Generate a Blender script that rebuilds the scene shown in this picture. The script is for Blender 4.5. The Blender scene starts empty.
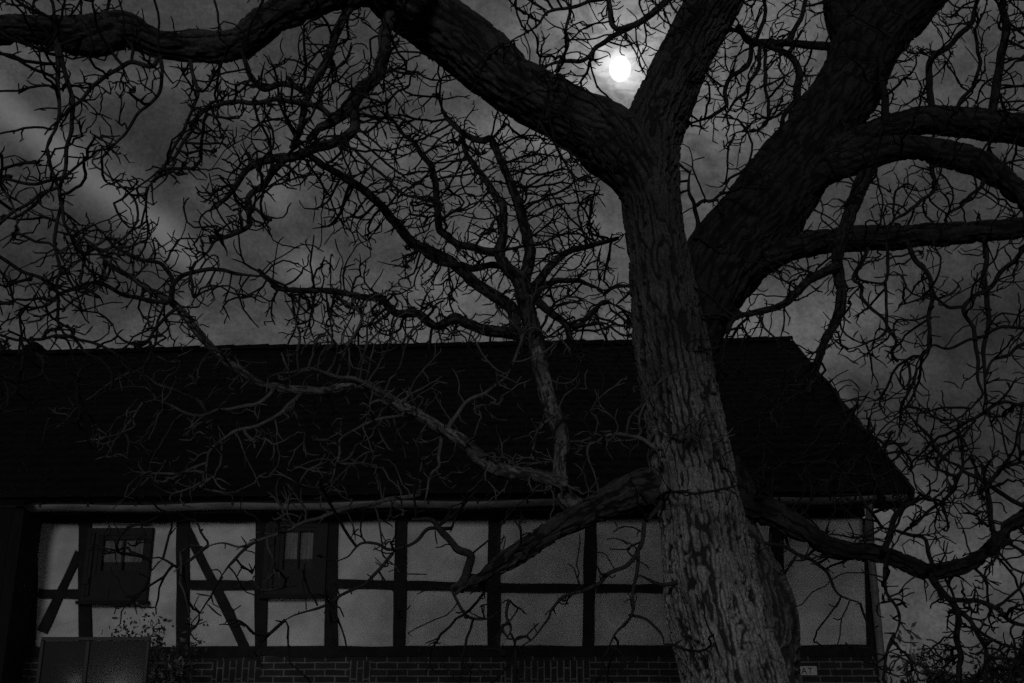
import bpy, math, random
import numpy as np
from mathutils import Vector, kdtree

random.seed(7)
rng = np.random.default_rng(7)
R = math.radians
sc = bpy.context.scene

# ------------------------------------------------------------------ camera
F_PX, W_PX, H_PX = 1105.0, 1024, 683
TILT = R(17.6)
CAM = np.array([0.0, 0.0, 1.6])
cd = bpy.data.cameras.new("camera")
cd.sensor_width = 36.0
cd.lens = 36.0 * F_PX / W_PX
cd.clip_start, cd.clip_end = 0.05, 3000
cam = bpy.data.objects.new("camera", cd)
cam.location = CAM
cam.rotation_euler = (math.pi / 2 + TILT, 0, 0)
sc.collection.objects.link(cam)
sc.camera = cam
FWD = np.array([0, math.cos(TILT), math.sin(TILT)])
UPV = np.array([0, -math.sin(TILT), math.cos(TILT)])


def ray(px, py):
    return FWD + np.array([1.0, 0, 0]) * ((px - 512) / F_PX) + UPV * (-(py - 341.5) / F_PX)


def at(px, py, Y):
    d = ray(px, py)
    return CAM + d * (Y / d[1])


def unit(v):
    v = np.asarray(v, float)
    return v / np.linalg.norm(v)


MOON_DIR = unit(ray(620, 69))
# added low fill from behind the camera, left, standing in for an unseen source
SUN_AZ, SUN_EL = R(180 + 9), R(15)          # azimuth clockwise from +Y
SUN_DIR = np.array([math.sin(SUN_AZ) * math.cos(SUN_EL), math.cos(SUN_AZ) * math.cos(SUN_EL), math.sin(SUN_EL)])

# ------------------------------------------------------------------ world
world = bpy.data.worlds.new("World")
sc.world = world
world.use_nodes = True
nt = world.node_tree
for n in list(nt.nodes):
    nt.nodes.remove(n)


def mk(tree):
    def new(t, **kw):
        n = tree.nodes.new(t)
        for k, v in kw.items():
            setattr(n, k, v)
        return n

    def link(a, b):
        tree.links.new(a, b)

    def m(op, a, b=None, c=None, clamp=False):
        n = new('ShaderNodeMath', operation=op)
        n.use_clamp = clamp
        for i, v in enumerate((a, b, c)):
            if v is None:
                continue
            if isinstance(v, (int, float)):
                n.inputs[i].default_value = v
            else:
                link(v, n.inputs[i])
        return n.outputs[0]

    def dot(v, vec):
        n = new('ShaderNodeVectorMath', operation='DOT_PRODUCT')
        link(v, n.inputs[0])
        n.inputs[1].default_value = tuple(float(q) for q in vec)
        return n.outputs['Value']

    def ramp(v, a, b, lo, hi, smooth=True):
        n = new('ShaderNodeMapRange')
        n.interpolation_type = 'SMOOTHSTEP' if smooth else 'LINEAR'
        link(v, n.inputs[0])
        for i, q in zip((1, 2, 3, 4), (a, b, lo, hi)):
            n.inputs[i].default_value = q
        return n.outputs[0]

    def noise(vec, scale, detail=4, rough=.5, dist=0.0, mapping=None):
        if mapping:
            mp = new('ShaderNodeMapping')
            mp.inputs['Scale'].default_value = mapping
            link(vec, mp.inputs[0])
            vec = mp.outputs[0]
        n = new('ShaderNodeTexNoise')
        n.inputs['Scale'].default_value = scale
        n.inputs['Detail'].default_value = detail
        n.inputs['Roughness'].default_value = rough
        n.inputs['Distortion'].default_value = dist
        link(vec, n.inputs['Vector'])
        return n.outputs['Fac']
    return new, link, m, dot, ramp, noise


new, link, m, dot, ramp, noise = mk(nt)
tc = new('ShaderNodeTexCoord').outputs['Generated']
sky = new('ShaderNodeTexSky', sky_type='NISHITA')
sky.sun_disc = False
sky.sun_elevation = SUN_EL
sky.sun_rotation = SUN_AZ
sky.dust_density = 2.0
bw = new('ShaderNodeRGBToBW')
link(sky.outputs[0], bw.inputs[0])
base = m('MINIMUM', m('MULTIPLY', bw.outputs[0], 0.10), 1.2)
ang = m('ARCCOSINE', m('MINIMUM', dot(tc, MOON_DIR), 0.999999))
cl = noise(tc, 4.2, 12, .58, .5, (1, 1, 1.9))
cl2 = noise(tc, 26, 11, .74, .4)
cloud = m('MULTIPLY', ramp(cl, .36, .66, .58, 1.42), ramp(cl2, .25, .75, .70, 1.32))
cl3 = noise(tc, 330, 3, .7)
cloud = m('MULTIPLY', cloud, ramp(cl3, .25, .75, .80, 1.20))
wide = m('MULTIPLY', m('EXPONENT', m('MULTIPLY', ang, -1 / .30)), 1.0)
lit = m('ADD', m('ADD', m('MULTIPLY', base, .35), 0.46), m('MULTIPLY', wide, 1.45))
lit = m('MULTIPLY', lit, cloud)
# a heavier cloud bank low on the right
dk = m('ADD', dot(tc, unit(ray(1010, 395))), m('MULTIPLY', m('SUBTRACT', noise(tc, 7, 4), .5), .02))
lit = m('MULTIPLY', lit, ramp(dk, math.cos(.15), math.cos(.05), 1.0, .50))
dk2 = m('ADD', dot(tc, unit(ray(110, 150))), m('MULTIPLY', m('SUBTRACT', noise(tc, 9, 4), .5), .02))
lit = m('MULTIPLY', lit, ramp(dk2, math.cos(.11), math.cos(.03), 1.0, .9))
# bright straight cloud bank high on the left
A, B = unit(ray(-60, 52)), unit(ray(178, 246))
nrm = unit(np.cross(A, B))
off = dot(tc, nrm)
wob = m('MULTIPLY', m('SUBTRACT', noise(tc, 12, 5), .5), .016)
off = m('ADD', off, wob)
band = m('EXPONENT', m('MULTIPLY', m('POWER', m('DIVIDE', off, .015), 2), -1))
mid = unit(ray(60, 150))
band = m('MULTIPLY', band, ramp(dot(tc, mid), math.cos(.19), math.cos(.11), 0, 1))
lit = m('ADD', lit, m('MULTIPLY', band, 1.35))
for (px, py, wd, s) in ((275, 192, .022, .8), (305, 266, .018, .8), (160, 235, .02, .2), (600, 90, .05, .10)):
    a = m('ARCCOSINE', m('MINIMUM', dot(tc, unit(ray(px, py))), 0.999999))
    a = m('ADD', a, m('MULTIPLY', m('SUBTRACT', noise(tc, 30, 4), .5), .03))
    lit = m('ADD', lit, m('MULTIPLY', m('EXPONENT', m('MULTIPLY', m('POWER', m('DIVIDE', a, wd), 2), -1)), s))
# moonlit cloud right around the moon, broken by dark wisps
near = noise(tc, 34, 6, .6, 1.0, (1, 1, 1.6))
halo = m('MULTIPLY', m('MULTIPLY', m('EXPONENT', m('MULTIPLY', ang, -1 / .0140)), 19.0), ramp(near, .36, .64, .72, 1.2))
halo2 = m('MULTIPLY', m('MULTIPLY', m('EXPONENT', m('MULTIPLY', ang, -1 / .055)), 3.0), ramp(near, .40, .60, .2, 1.3))
for (px, py, wd) in ((622, 98, .010), (606, 92, .008), (634, 40, .008)):
    a = m('ARCCOSINE', m('MINIMUM', dot(tc, unit(ray(px, py))), 0.999999))
    a = m('ADD', a, m('MULTIPLY', m('SUBTRACT', noise(tc, 70, 5), .5), .012))
    wsp = m('SUBTRACT', 1.0, m('MULTIPLY', m('EXPONENT', m('MULTIPLY', m('POWER', m('DIVIDE', a, wd), 2), -1)), .55))
    halo, halo2 = m('MULTIPLY', halo, wsp), m('MULTIPLY', halo2, wsp)
lit = m('ADD', m('ADD', lit, halo), halo2)
comb = new('ShaderNodeCombineColor')
for i in range(3):
    link(lit, comb.inputs[i])
bg = new('ShaderNodeBackground')
bg.inputs['Strength'].default_value = 0.062
link(comb.outputs[0], bg.inputs[0])
link(bg.outputs[0], new('ShaderNodeOutputWorld').inputs[0])

# ------------------------------------------------------------------ sun lamp: added fill, source unseen
sd = bpy.data.lights.new("sun", 'SUN')
sd.energy = 0.42
sd.angle = R(10)
sd.color = (1, 1, 1)
so = bpy.data.objects.new("sun", sd)
so.rotation_euler = Vector(SUN_DIR).to_track_quat('Z', 'Y').to_euler()
sc.collection.objects.link(so)

sc.view_settings.view_transform = 'Standard'
sc.view_settings.look = 'None'
sc.view_settings.exposure = 0
sc.view_settings.gamma = 1
sc.cycles.use_denoising = False
sc.cycles.max_bounces = 4
sc.cycles.sample_clamp_indirect = .3
sc.cycles.use_adaptive_sampling = True
sc.cycles.adaptive_threshold = 0.03
sc.cycles.adaptive_min_samples = 40

# ------------------------------------------------------------------ helpers
COL = sc.collection.objects


def tag(o, label=None, cat=None, group=None, kind=None):
    for k, v in (("label", label), ("category", cat), ("group", group), ("kind", kind)):
        if v:
            o[k] = v
    return o


def empty(name, loc, rz=0):
    o = bpy.data.objects.new(name, None)
    o.location = loc
    o.rotation_euler = (0, 0, rz)
    COL.link(o)
    return o


class MB:
    def __init__(s):
        s.v, s.f, s.n, s.a = [], [], 0, []

    def add(s, v, f, a=None):
        v = np.asarray(v, float).reshape(-1, 3)
        s.v.append(v)
        s.f.append(np.asarray(f, int) + s.n)
        s.a.append(np.zeros(len(v)) if a is None else np.asarray(a, float))
        s.n += len(v)
        return s

    def hexa(s, c):
        return s.add(c, [[0, 3, 2, 1], [4, 5, 6, 7], [0, 1, 5, 4], [1, 2, 6, 5], [2, 3, 7, 6], [3, 0, 4, 7]])

    def box(s, x0, x1, y0, y1, z0, z1):
        return s.hexa([(x0, y0, z0), (x1, y0, z0), (x1, y1, z0), (x0, y1, z0),
                       (x0, y0, z1), (x1, y0, z1), (x1, y1, z1), (x0, y1, z1)])

    def beam(s, p, q, w, y0, y1):
        """bar in the x-z plane from p to q, width w, from depth y0 to y1"""
        p, q = np.array(p, float), np.array(q, float)
        d = (q - p) / np.linalg.norm(q - p)
        n = np.array([-d[1], d[0]]) * w / 2
        c = [p - n, q - n, q + n, p + n]
        return s.hexa([(k[0], y0, k[1]) for k in c] + [(k[0], y1, k[1]) for k in c])

    def build(s, name, mat, parent=None, smooth=False, attr=False, bevel=0):
        me = bpy.data.meshes.new(name)
        v = np.concatenate(s.v)
        quads = [f for f in s.f if f.shape[1] == 4]
        tris = [f for f in s.f if f.shape[1] == 3]
        faces = []
        for f in quads + tris:
            faces.extend(f.tolist())
        if len(v) < 40000:
            me.from_pydata(v.tolist(), [], faces)
        else:
            fl = np.concatenate([f.ravel() for f in quads + tris])
            tot = np.concatenate([np.full(len(f), f.shape[1]) for f in quads + tris])
            me.vertices.add(len(v))
            me.vertices.foreach_set("co", v.ravel())
            me.loops.add(len(fl))
            me.loops.foreach_set("vertex_index", fl.astype(np.int32))
            me.polygons.add(len(tot))
            me.polygons.foreach_set("loop_start", np.concatenate([[0], np.cumsum(tot)[:-1]]).astype(np.int32))
            me.update(calc_edges=True)
        if attr:
            at_ = me.attributes.new("ridge", 'FLOAT', 'POINT')
            at_.data.foreach_set("value", np.concatenate(s.a).astype(np.float32))
        if smooth:
            me.polygons.foreach_set("use_smooth", np.ones(len(me.polygons), bool))
        me.materials.append(mat)
        me.update()
        o = bpy.data.objects.new(name, me)
        COL.link(o)
        if parent:
            o.parent = parent
        if bevel:
            b = o.modifiers.new("bevel", 'BEVEL')
            b.width = bevel
            b.segments = 2
        return o


# seamless Perlin noise in numpy
PERM = rng.permutation(256)
PERM = np.concatenate([PERM, PERM, PERM])
GR = rng.normal(size=(256, 3))
GR /= np.linalg.norm(GR, axis=1)[:, None]


def perlin(p):
    p = np.asarray(p, float)
    i = np.floor(p).astype(int)
    f = p - i
    u = f * f * f * (f * (f * 6 - 15) + 10)
    i &= 255
    out = 0
    for dx in (0, 1):
        for dy in (0, 1):
            for dz in (0, 1):
                h = PERM[PERM[PERM[(i[:, 0] + dx) & 255] + ((i[:, 1] + dy) & 255)] + ((i[:, 2] + dz) & 255)]
                g = GR[h]
                w = (u[:, 0] if dx else 1 - u[:, 0]) * (u[:, 1] if dy else 1 - u[:, 1]) * (u[:, 2] if dz else 1 - u[:, 2])
                out = out + w * (g[:, 0] * (f[:, 0] - dx) + g[:, 1] * (f[:, 1] - dy) + g[:, 2] * (f[:, 2] - dz))
    return out


def fbm(p, o=4):
    s, a = 0, 1
    for k in range(o):
        s = s + a * perlin(p * 2 ** k + 17.3 * k)
        a *= .5
    return s


# ------------------------------------------------------------------ materials
def material(name, col, rough=.9, vary=0.0, scale=5.0, mapping=None, bump=0.0, bscale=30, detail=6, spec=.3):
    mt = bpy.data.materials.new(name)
    mt.use_nodes = True
    t = mt.node_tree
    b = t.nodes["Principled BSDF"]
    new, link, m, dot, ramp, noise = mk(t)
    b.inputs['Roughness'].default_value = rough
    b.inputs['Specular IOR Level'].default_value = spec
    b.inputs['Base Color'].default_value = (col, col, col, 1)
    co = new('ShaderNodeTexCoord').outputs['Object']
    if vary:
        v = ramp(noise(co, scale, detail, .6, .2, mapping), .25, .75, col * (1 - vary), col * (1 + vary))
        c = new('ShaderNodeCombineColor')
        for i in range(3):
            link(v, c.inputs[i])
        link(c.outputs[0], b.inputs['Base Color'])
    if bump:
        bn = new('ShaderNodeBump')
        bn.inputs['Strength'].default_value = bump
        bn.inputs['Distance'].default_value = .02
        link(noise(co, bscale, 5, .6, 0, mapping), bn.inputs['Height'])
        link(bn.outputs[0], b.inputs['Normal'])
    return mt


def bark_mat(name, lo, hi, patch=.5):
    mt = bpy.data.materials.new(name)
    mt.use_nodes = True
    t = mt.node_tree
    b = t.nodes["Principled BSDF"]
    new, link, m, dot, ramp, noise = mk(t)
    b.inputs['Roughness'].default_value = .95
    b.inputs['Specular IOR Level'].default_value = .15
    at_ = new('ShaderNodeAttribute', attribute_name="ridge")
    co = new('ShaderNodeTexCoord').outputs['Object']
    k = m('MULTIPLY', ramp(at_.outputs['Fac'], .12, .80, .05, 1), ramp(noise(co, 5, 6, .65), .35, .65, 1 - patch, 1))
    k = m('MULTIPLY', k, ramp(noise(co, 42, 7, .78), .32, .68, .55, 1.3))
    k = m('MULTIPLY', k, ramp(noise(co, 130, 3, .7), .3, .7, .55, 1.4))
    if name == "fissured_bark":
        # low light painted into the bark: paler low on the trunk, darker in the crown
        sp = new('ShaderNodeSeparateXYZ')
        link(co, sp.inputs[0])
        zz = m('ADD', sp.outputs[2], m('MULTIPLY', m('SUBTRACT', noise(co, 2.2, 5, .65), .5), 2.2))
        k = m('MULTIPLY', k, ramp(zz, 1.9, 4.2, 1.0, .17))
    v = m('MULTIPLY_ADD', k, hi - lo, lo)
    c = new('ShaderNodeCombineColor')
    for i in range(3):
        link(v, c.inputs[i])
    link(c.outputs[0], b.inputs['Base Color'])
    bn = new('ShaderNodeBump')
    bn.inputs['Strength'].default_value = .8
    bn.inputs['Distance'].default_value = .012
    link(noise(co, 55, 6, .7), bn.inputs['Height'])
    link(bn.outputs[0], b.inputs['Normal'])
    return mt


M = dict(
    bark=bark_mat("fissured_bark", .018, .37),
    bark_dark=bark_mat("shaded_limb_bark", .008, .038),  # limb bark darkened, shade painted into its colour
    bark_mid=bark_mat("grey_limb_bark", .010, .072),
    bark_pale=bark_mat("lit_limb_bark", .025, .21, .7),  # same bark made paler: light on the roof-level limbs painted in
    twig=material("twig_bark", .014, .9, .4, 12),
    twig_pale=material("lit_twig_bark", .075, .9, .4, 12),  # twigs of those limbs, painted paler as if lit
    plaster=material("old_lime_plaster", .45, .95, .27, 1.7, (1, 1, 1.3), .2, 30, 10),
    timber=material("tarred_oak", .008, .85, .5, 6, (1, 1, 1), .6, 25),
    shutter=material("dark_painted_wood", .006, .7, .4, 9),
    gutter=material("zinc_gutter", .12, .6, .45, 3.0, (1, 4, 4)),
    pipe=material("weathered_zinc_pipe", .15, .55, .3, 6),
    curtain=material("net_curtain", .34, .95, .5, 9, (1, 1, .2)),
    room=material("dark_room", .012, .95),
    leaf=material("dark_evergreen_leaf", .022, .6, .5, 8, spec=.5),
    leaf_glossy=material("glossy_evergreen_leaf", .11, .45, .5, 8, spec=.5),
    ground=material("night_lawn", .035, .95, .5, 1.2, None, .6, 30),
    plank=material("blackened_boards", .004, .9, .5, 5, (8, 8, .6)),
    steel=material("grey_steel_frame", .02, .5, .2, 10),
    board=material("white_enamel_sign", .42, .5, .12, 30),
    ink=material("black_lettering", .02, .6),
    wood_cut=material("pale_callus_wood", .30, .9, .4, 25),
)


def brick_mat(name, vertical=False):
    mt = bpy.data.materials.new(name)
    mt.use_nodes = True
    t = mt.node_tree
    b = t.nodes["Principled BSDF"]
    new, link, m, dot, ramp, noise = mk(t)
    co = new('ShaderNodeTexCoord').outputs['Object']
    sp = new('ShaderNodeSeparateXYZ')
    link(co, sp.inputs[0])
    cb = new('ShaderNodeCombineXYZ')
    wob = m('MULTIPLY', m('SUBTRACT', noise(co, 6, 3), .5), .02)
    x, z = sp.outputs[0], m('ADD', sp.outputs[2], wob)
    link(z if vertical else x, cb.inputs[0])
    link(x if vertical else z, cb.inputs[1])
    br = new('ShaderNodeTexBrick')
    link(cb.outputs[0], br.inputs['Vector'])
    br.inputs['Scale'].default_value = 1
    br.inputs['Brick Width'].default_value = .25
    br.inputs['Row Height'].default_value = .0775
    br.inputs['Mortar Size'].default_value = .009
    br.inputs['Mortar Smooth'].default_value = .3
    br.inputs['Bias'].default_value = -.2
    br.inputs['Color1'].default_value = (.012, .012, .012, 1)
    br.inputs['Color2'].default_value = (.025, .025, .025, 1)
    br.inputs['Mortar'].default_value = (.14, .14, .14, 1)
    mx = new('ShaderNodeMix', data_type='RGBA', blend_type='MULTIPLY')
    mx.inputs[0].default_value = 1
    link(br.outputs[0], mx.inputs[6])
    v = ramp(noise(co, 3.5, 6, .7), .3, .7, .45, 1.1)
    c = new('ShaderNodeCombineColor')
    for i in range(3):
        link(v, c.inputs[i])
    link(c.outputs[0], mx.inputs[7])
    link(mx.outputs[2], b.inputs['Base Color'])
    b.inputs['Roughness'].default_value = .9
    bn = new('ShaderNodeBump')
    bn.inputs['Strength'].default_value = .6
    bn.inputs['Distance'].default_value = .01
    bn.invert = True
    link(br.outputs[1], bn.inputs['Height'])
    link(bn.outputs[0], b.inputs['Normal'])
    return mt


M['brick'] = brick_mat("old_brick")
M['brick_v'] = brick_mat("upright_brick", True)


def glass_mat(name, kind):
    mt = bpy.data.materials.new(name)
    mt.use_nodes = True
    t = mt.node_tree
    t.nodes.remove(t.nodes["Principled BSDF"])
    new, link, m, dot, ramp, noise = mk(t)
    mix = new('ShaderNodeMixShader')
    gl = new('ShaderNodeBsdfGlossy')
    if kind == 'clear':
        fr = new('ShaderNodeFresnel')
        link(m('ADD', fr.outputs[0], .03), mix.inputs[0])
        a = new('ShaderNodeBsdfTransparent')
        a.inputs[0].default_value = (.8, .8, .8, 1)
        gl.inputs['Roughness'].default_value = .04
    else:
        mix.inputs[0].default_value = .02
        a = new('ShaderNodeBsdfTranslucent')
        a.inputs[0].default_value = (.09, .09, .09, 1)
        gl.inputs['Roughness'].default_value = .5
    link(a.outputs[0], mix.inputs[1])
    link(gl.outputs[0], mix.inputs[2])
    link(mix.outputs[0], t.nodes["Material Output"].inputs[0])
    return mt


M['pane'] = glass_mat("window_glass", 'clear')
M['frost'] = glass_mat("frosted_glass", 'frost')


def emit_mat(name, e):
    mt = bpy.data.materials.new(name)
    mt.use_nodes = True
    b = mt.node_tree.nodes["Principled BSDF"]
    b.inputs['Base Color'].default_value = (.6, .6, .6, 1)
    b.inputs['Emission Color'].default_value = (1, 1, 1, 1)
    b.inputs['Emission Strength'].default_value = e
    return mt


# ------------------------------------------------------------------ the moon
def uv_sphere(c, r, nu=48, nv=32, sz=1.0):
    v, f = [], []
    for j in range(nv + 1):
        th = math.pi * j / nv
        for i in range(nu):
            ph = 2 * math.pi * i / nu
            v.append((c[0] + r * math.sin(th) * math.cos(ph), c[1] + r * math.sin(th) * math.sin(ph), c[2] + r * sz * math.cos(th)))
    for j in range(nv):
        for i in range(nu):
            f.append((j * nu + i, (j + 1) * nu + i, (j + 1) * nu + (i + 1) % nu, j * nu + (i + 1) % nu))
    return v, f


mb = MB()
MD = 900.0
mb.add(*uv_sphere(CAM + MOON_DIR * MD, MD * 10.6 / F_PX, sz=1.22))
tag(mb.build("moon", emit_mat("moonlight", 1.0), smooth=True), kind="structure")

# ------------------------------------------------------------------ ground
n = 90
gx = np.sign(np.linspace(-1, 1, n)) * np.abs(np.linspace(-1, 1, n)) ** 3 * 900
X, Yg = np.meshgrid(gx, gx + 10, indexing='ij')
rr = np.hypot(X, Yg - 8)
Z = .05 * fbm(np.stack([X.ravel() * .2, Yg.ravel() * .2, 0 * X.ravel()], 1)).reshape(X.shape) * np.clip((rr - 2) / 10, 0, 1) - .01
V = np.stack([X, Yg, Z], -1).reshape(-1, 3)
idx = np.arange(n * n).reshape(n, n)
Fq = np.stack([idx[:-1, :-1], idx[1:, :-1], idx[1:, 1:], idx[:-1, 1:]], -1).reshape(-1, 4)
tag(MB().add(V, Fq).build("ground", M['ground'], smooth=True), kind="structure")

# ------------------------------------------------------------------ the barn
YAW = R(-3.0)
BO = np.array([0.0, 13.8, 0.0])
BE = np.array([math.cos(YAW), math.sin(YAW), 0])
BN = np.array([-math.sin(YAW), math.cos(YAW), 0])


def wl(px, py):
    d = ray(px, py)
    t = ((BO - CAM) @ BN) / (d @ BN)
    p = CAM + d * t
    return float((p - BO) @ BE), float(p[2])


barn = empty("timber_framed_barn", BO, YAW)
tag(barn, "long half timbered barn with dark tiled roof, pale plaster panels and brick plinth", "barn")

x_l = -9.5
x_r = wl(872, 600)[0]
z_sill_t, z_sill_b = wl(400, 647)[1], wl(400, 656)[1]
z_top = wl(400, 521)[1]
z_plate = wl(400, 511)[1]
T0, T1 = -.045, .10         # timbers stand proud of the plaster
MB().box(x_l, x_r - .02, 0, .25, z_sill_b + .05, z_plate + .1).build("plaster_wall", M['plaster'], barn)
MB().box(x_l, x_r - .01, -.06, .24, -.4, z_sill_b).build("brick_plinth", M['brick'], barn)
BD = 11.4                    # barn depth
MB().box(x_r - .25, x_r - .022, .253, BD, -.4, z_plate + .1).build("gable_wall", M['brick'], barn)
MB().box(x_l, x_r - .26, BD - .2, BD, -.4, z_plate + .1).build("rear_wall", M['brick'], barn)
for (a, b_) in ((215, 262), (505, 590), (350, 372)):
    xa, xb = wl(a, 665)[0], wl(b_, 665)[0]
    MB().box(xa, xb, -.067, -.0605, z_sill_b - .3, z_sill_b - .055).build("soldier_course", M['brick_v'], barn)


def wobble_beam(p, q, w, name, y0=T0, y1=T1):
    """hand-hewn timber: slightly uneven edges"""
    p, q = np.array(p, float), np.array(q, float)
    L = np.linalg.norm(q - p)
    d = (q - p) / L
    nn = np.array([-d[1], d[0]])
    k = max(4, int(L / .12))
    s0 = rng.random() * 50
    pts, fs = [], []
    for i in range(k + 1):
        t = i / k
        c = p + d * L * t
        o1, o2 = perlin(np.array([[s0, t * L * 1.6, 0], [s0 + 9, t * L * 1.6, 0]])) * .028
        a = c - nn * (w / 2 + o1)
        b_ = c + nn * (w / 2 + o2)
        pts += [(a[0], y0, a[1]), (b_[0], y0, b_[1]), (b_[0], y1, b_[1]), (a[0], y1, a[1])]
    for i in range(k):
        for j in range(4):
            fs.append((i * 4 + j, i * 4 + (j + 1) % 4, i * 4 + 4 + (j + 1) % 4, i * 4 + 4 + j))
    fs += [(3, 2, 1, 0), (k * 4, k * 4 + 1, k * 4 + 2, k * 4 + 3)]
    return MB().add(pts, fs).build(name, M['timber'], barn)


wobble_beam((x_l, (z_sill_t + z_sill_b) / 2), (x_r, (z_sill_t + z_sill_b) / 2), z_sill_t - z_sill_b + .02, "sill_beam", -.075)
wobble_beam((x_l, (z_top + z_plate) / 2 + .05), (x_r, (z_top + z_plate) / 2 + .05), z_top - z_plate if z_top > z_plate else z_plate - z_top + .1, "wall_plate", -.07)
posts = [(33, 31, 11), (86, 86, 12), (184, 183.5, 12.5), (262, 261.5, 11.5), (332, 331, 12), (401.5, 399.5, 12), (494.5, 494, 12.5),
         (590.5, 588, 12), (684, 684, 12), (776.5, 779, 11.5), (868, 871, 9)]
for (xt, xb, wd) in posts:
    (xa, za), (xb2, zb) = wl(xt, 519), wl(xb, 648)
    wobble_beam((xa, za), (xb2, zb), wd / F_PX * 13.9, "post", T0 - .005)


def rail(xa, xb, ya, yb, w=8.5, name="rail"):
    return wobble_beam(wl(xa, ya), wl(xb, yb), w / F_PX * 13.9, name, T0 + .004)


rail(40, 80, 594, 594)
rail(190, 256, 584.5, 585.5, 9)
rail(338, 395, 584, 585)
rail(407, 488, 585.5, 587)
rail(501, 584, 587.5, 588.5)
rail(596, 678, 588.5, 588.5, 8)
wobble_beam(wl(187, 530), wl(246, 648), .115, "brace", T0 + .006)
wobble_beam(wl(80, 552), wl(43, 632), .11, "brace", T0 + .006)


def window(x0, x1, y0, y1, px0, px1, py0, py1):
    xa, z1 = wl(x0, y0)
    xb, z0 = wl(x1, y1)
    pa, q1 = wl(px0, py0)
    pb, q0 = wl(px1, py1)
    fr = MB()
    yf, yb = -.085, -.002
    fr.box(xa, xb, yf, yb, z0, q0 - .05)
    fr.box(xa, xb, yf, yb, q1 + .05, z1)
    fr.box(xa, pa - .05, yf, yb, q0 - .05, q1 + .05)
    fr.box(pb + .05, xb, yf, yb, q0 - .05, q1 + .05)
    f = fr.build("window", M['shutter'], barn)
    s = MB()
    w_ = .05
    for (a, b_, c, d) in ((pa - .05, pb + .05, q0 - .05, q0), (pa - .05, pb + .05, q1, q1 + .05), (pa - .05, pa, q0, q1), (pb, pb + .05, q0, q1)):
        s.box(a, b_, -.072, -.004, c, d)
    s.box((pa + pb) / 2 - .012, (pa + pb) / 2 + .012, -.070, -.034, q0, q1)
    s.build("sash", M['shutter'], f)
    MB().box(pa - .002, pb + .002, -.030, -.026, q0 - .002, q1 + .002).build("pane", M['pane'], f)
    MB().box(pa - .003, pb + .003, -.0055, -.0042, q0 - .003, q1 + .003).build("dark_interior", M['room'], f)
    # folds of a net curtain hanging right behind the glass
    k = 40
    xs = np.linspace(pa, pb, k)
    v, q = [], []
    for i, xx in enumerate(xs):
        yy = -.013 + .006 * math.sin(i * 1.7) + .003 * math.sin(i * .6)
        v += [(xx, yy, q0 + (q1 - q0) * .30 * (1 if i % 2 else .9)), (xx, yy, q1)]
    for i in range(k - 1):
        q.append((2 * i, 2 * i + 2, 2 * i + 3, 2 * i + 1))
    MB().add(v, q).build("curtain", M['curtain'], f, smooth=True)
    # board shutters beside the glass
    for (a, b_) in ((xa + .02, pa - .10), (pb + .10, xb - .02)):
        if b_ - a < .08:
            continue
        sh = MB()
        nb = max(2, int((b_ - a) / .09))
        for i in range(nb):
            u0, u1 = a + (b_ - a) * i / nb, a + (b_ - a) * (i + 1) / nb
            sh.box(u0 + .003, u1 - .003, -.115, -.087, z0 + .06, z1 - .06)
        sh.box(a + .01, b_ - .01, -.135, -.117, z0 + .2, z0 + .28)
        sh.box(a + .01, b_ - .01, -.135, -.117, z1 - .28, z1 - .2)
        sh.build("shutter", M['shutter'], f)
    sl = MB().box(xa - .03, xb + .03, -.14, -.003, z0 - .045, z0 - .003).build("window_sill", M['timber'], f)


window(91, 148, 529, 601, 106, 143, 540, 571)
window(268, 326, 524, 595, 286, 313, 532, 570)

# ---- roof: solid slabs with a slightly sagging ridge and rows of tiles
z_eave = wl(500, 500)[1]
x_rr = wl(904, 500)[0]
EY = -.38                     # eave overhang in front
RY = 5.75                     # ridge line
ridge_pt = ray(640, 344)
d_ = ridge_pt
tt = ((BO + BN * RY - CAM) @ BN) / (d_ @ BN)
z_ridge = float((CAM + d_ * tt)[2])
x_rl = -11.5


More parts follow.
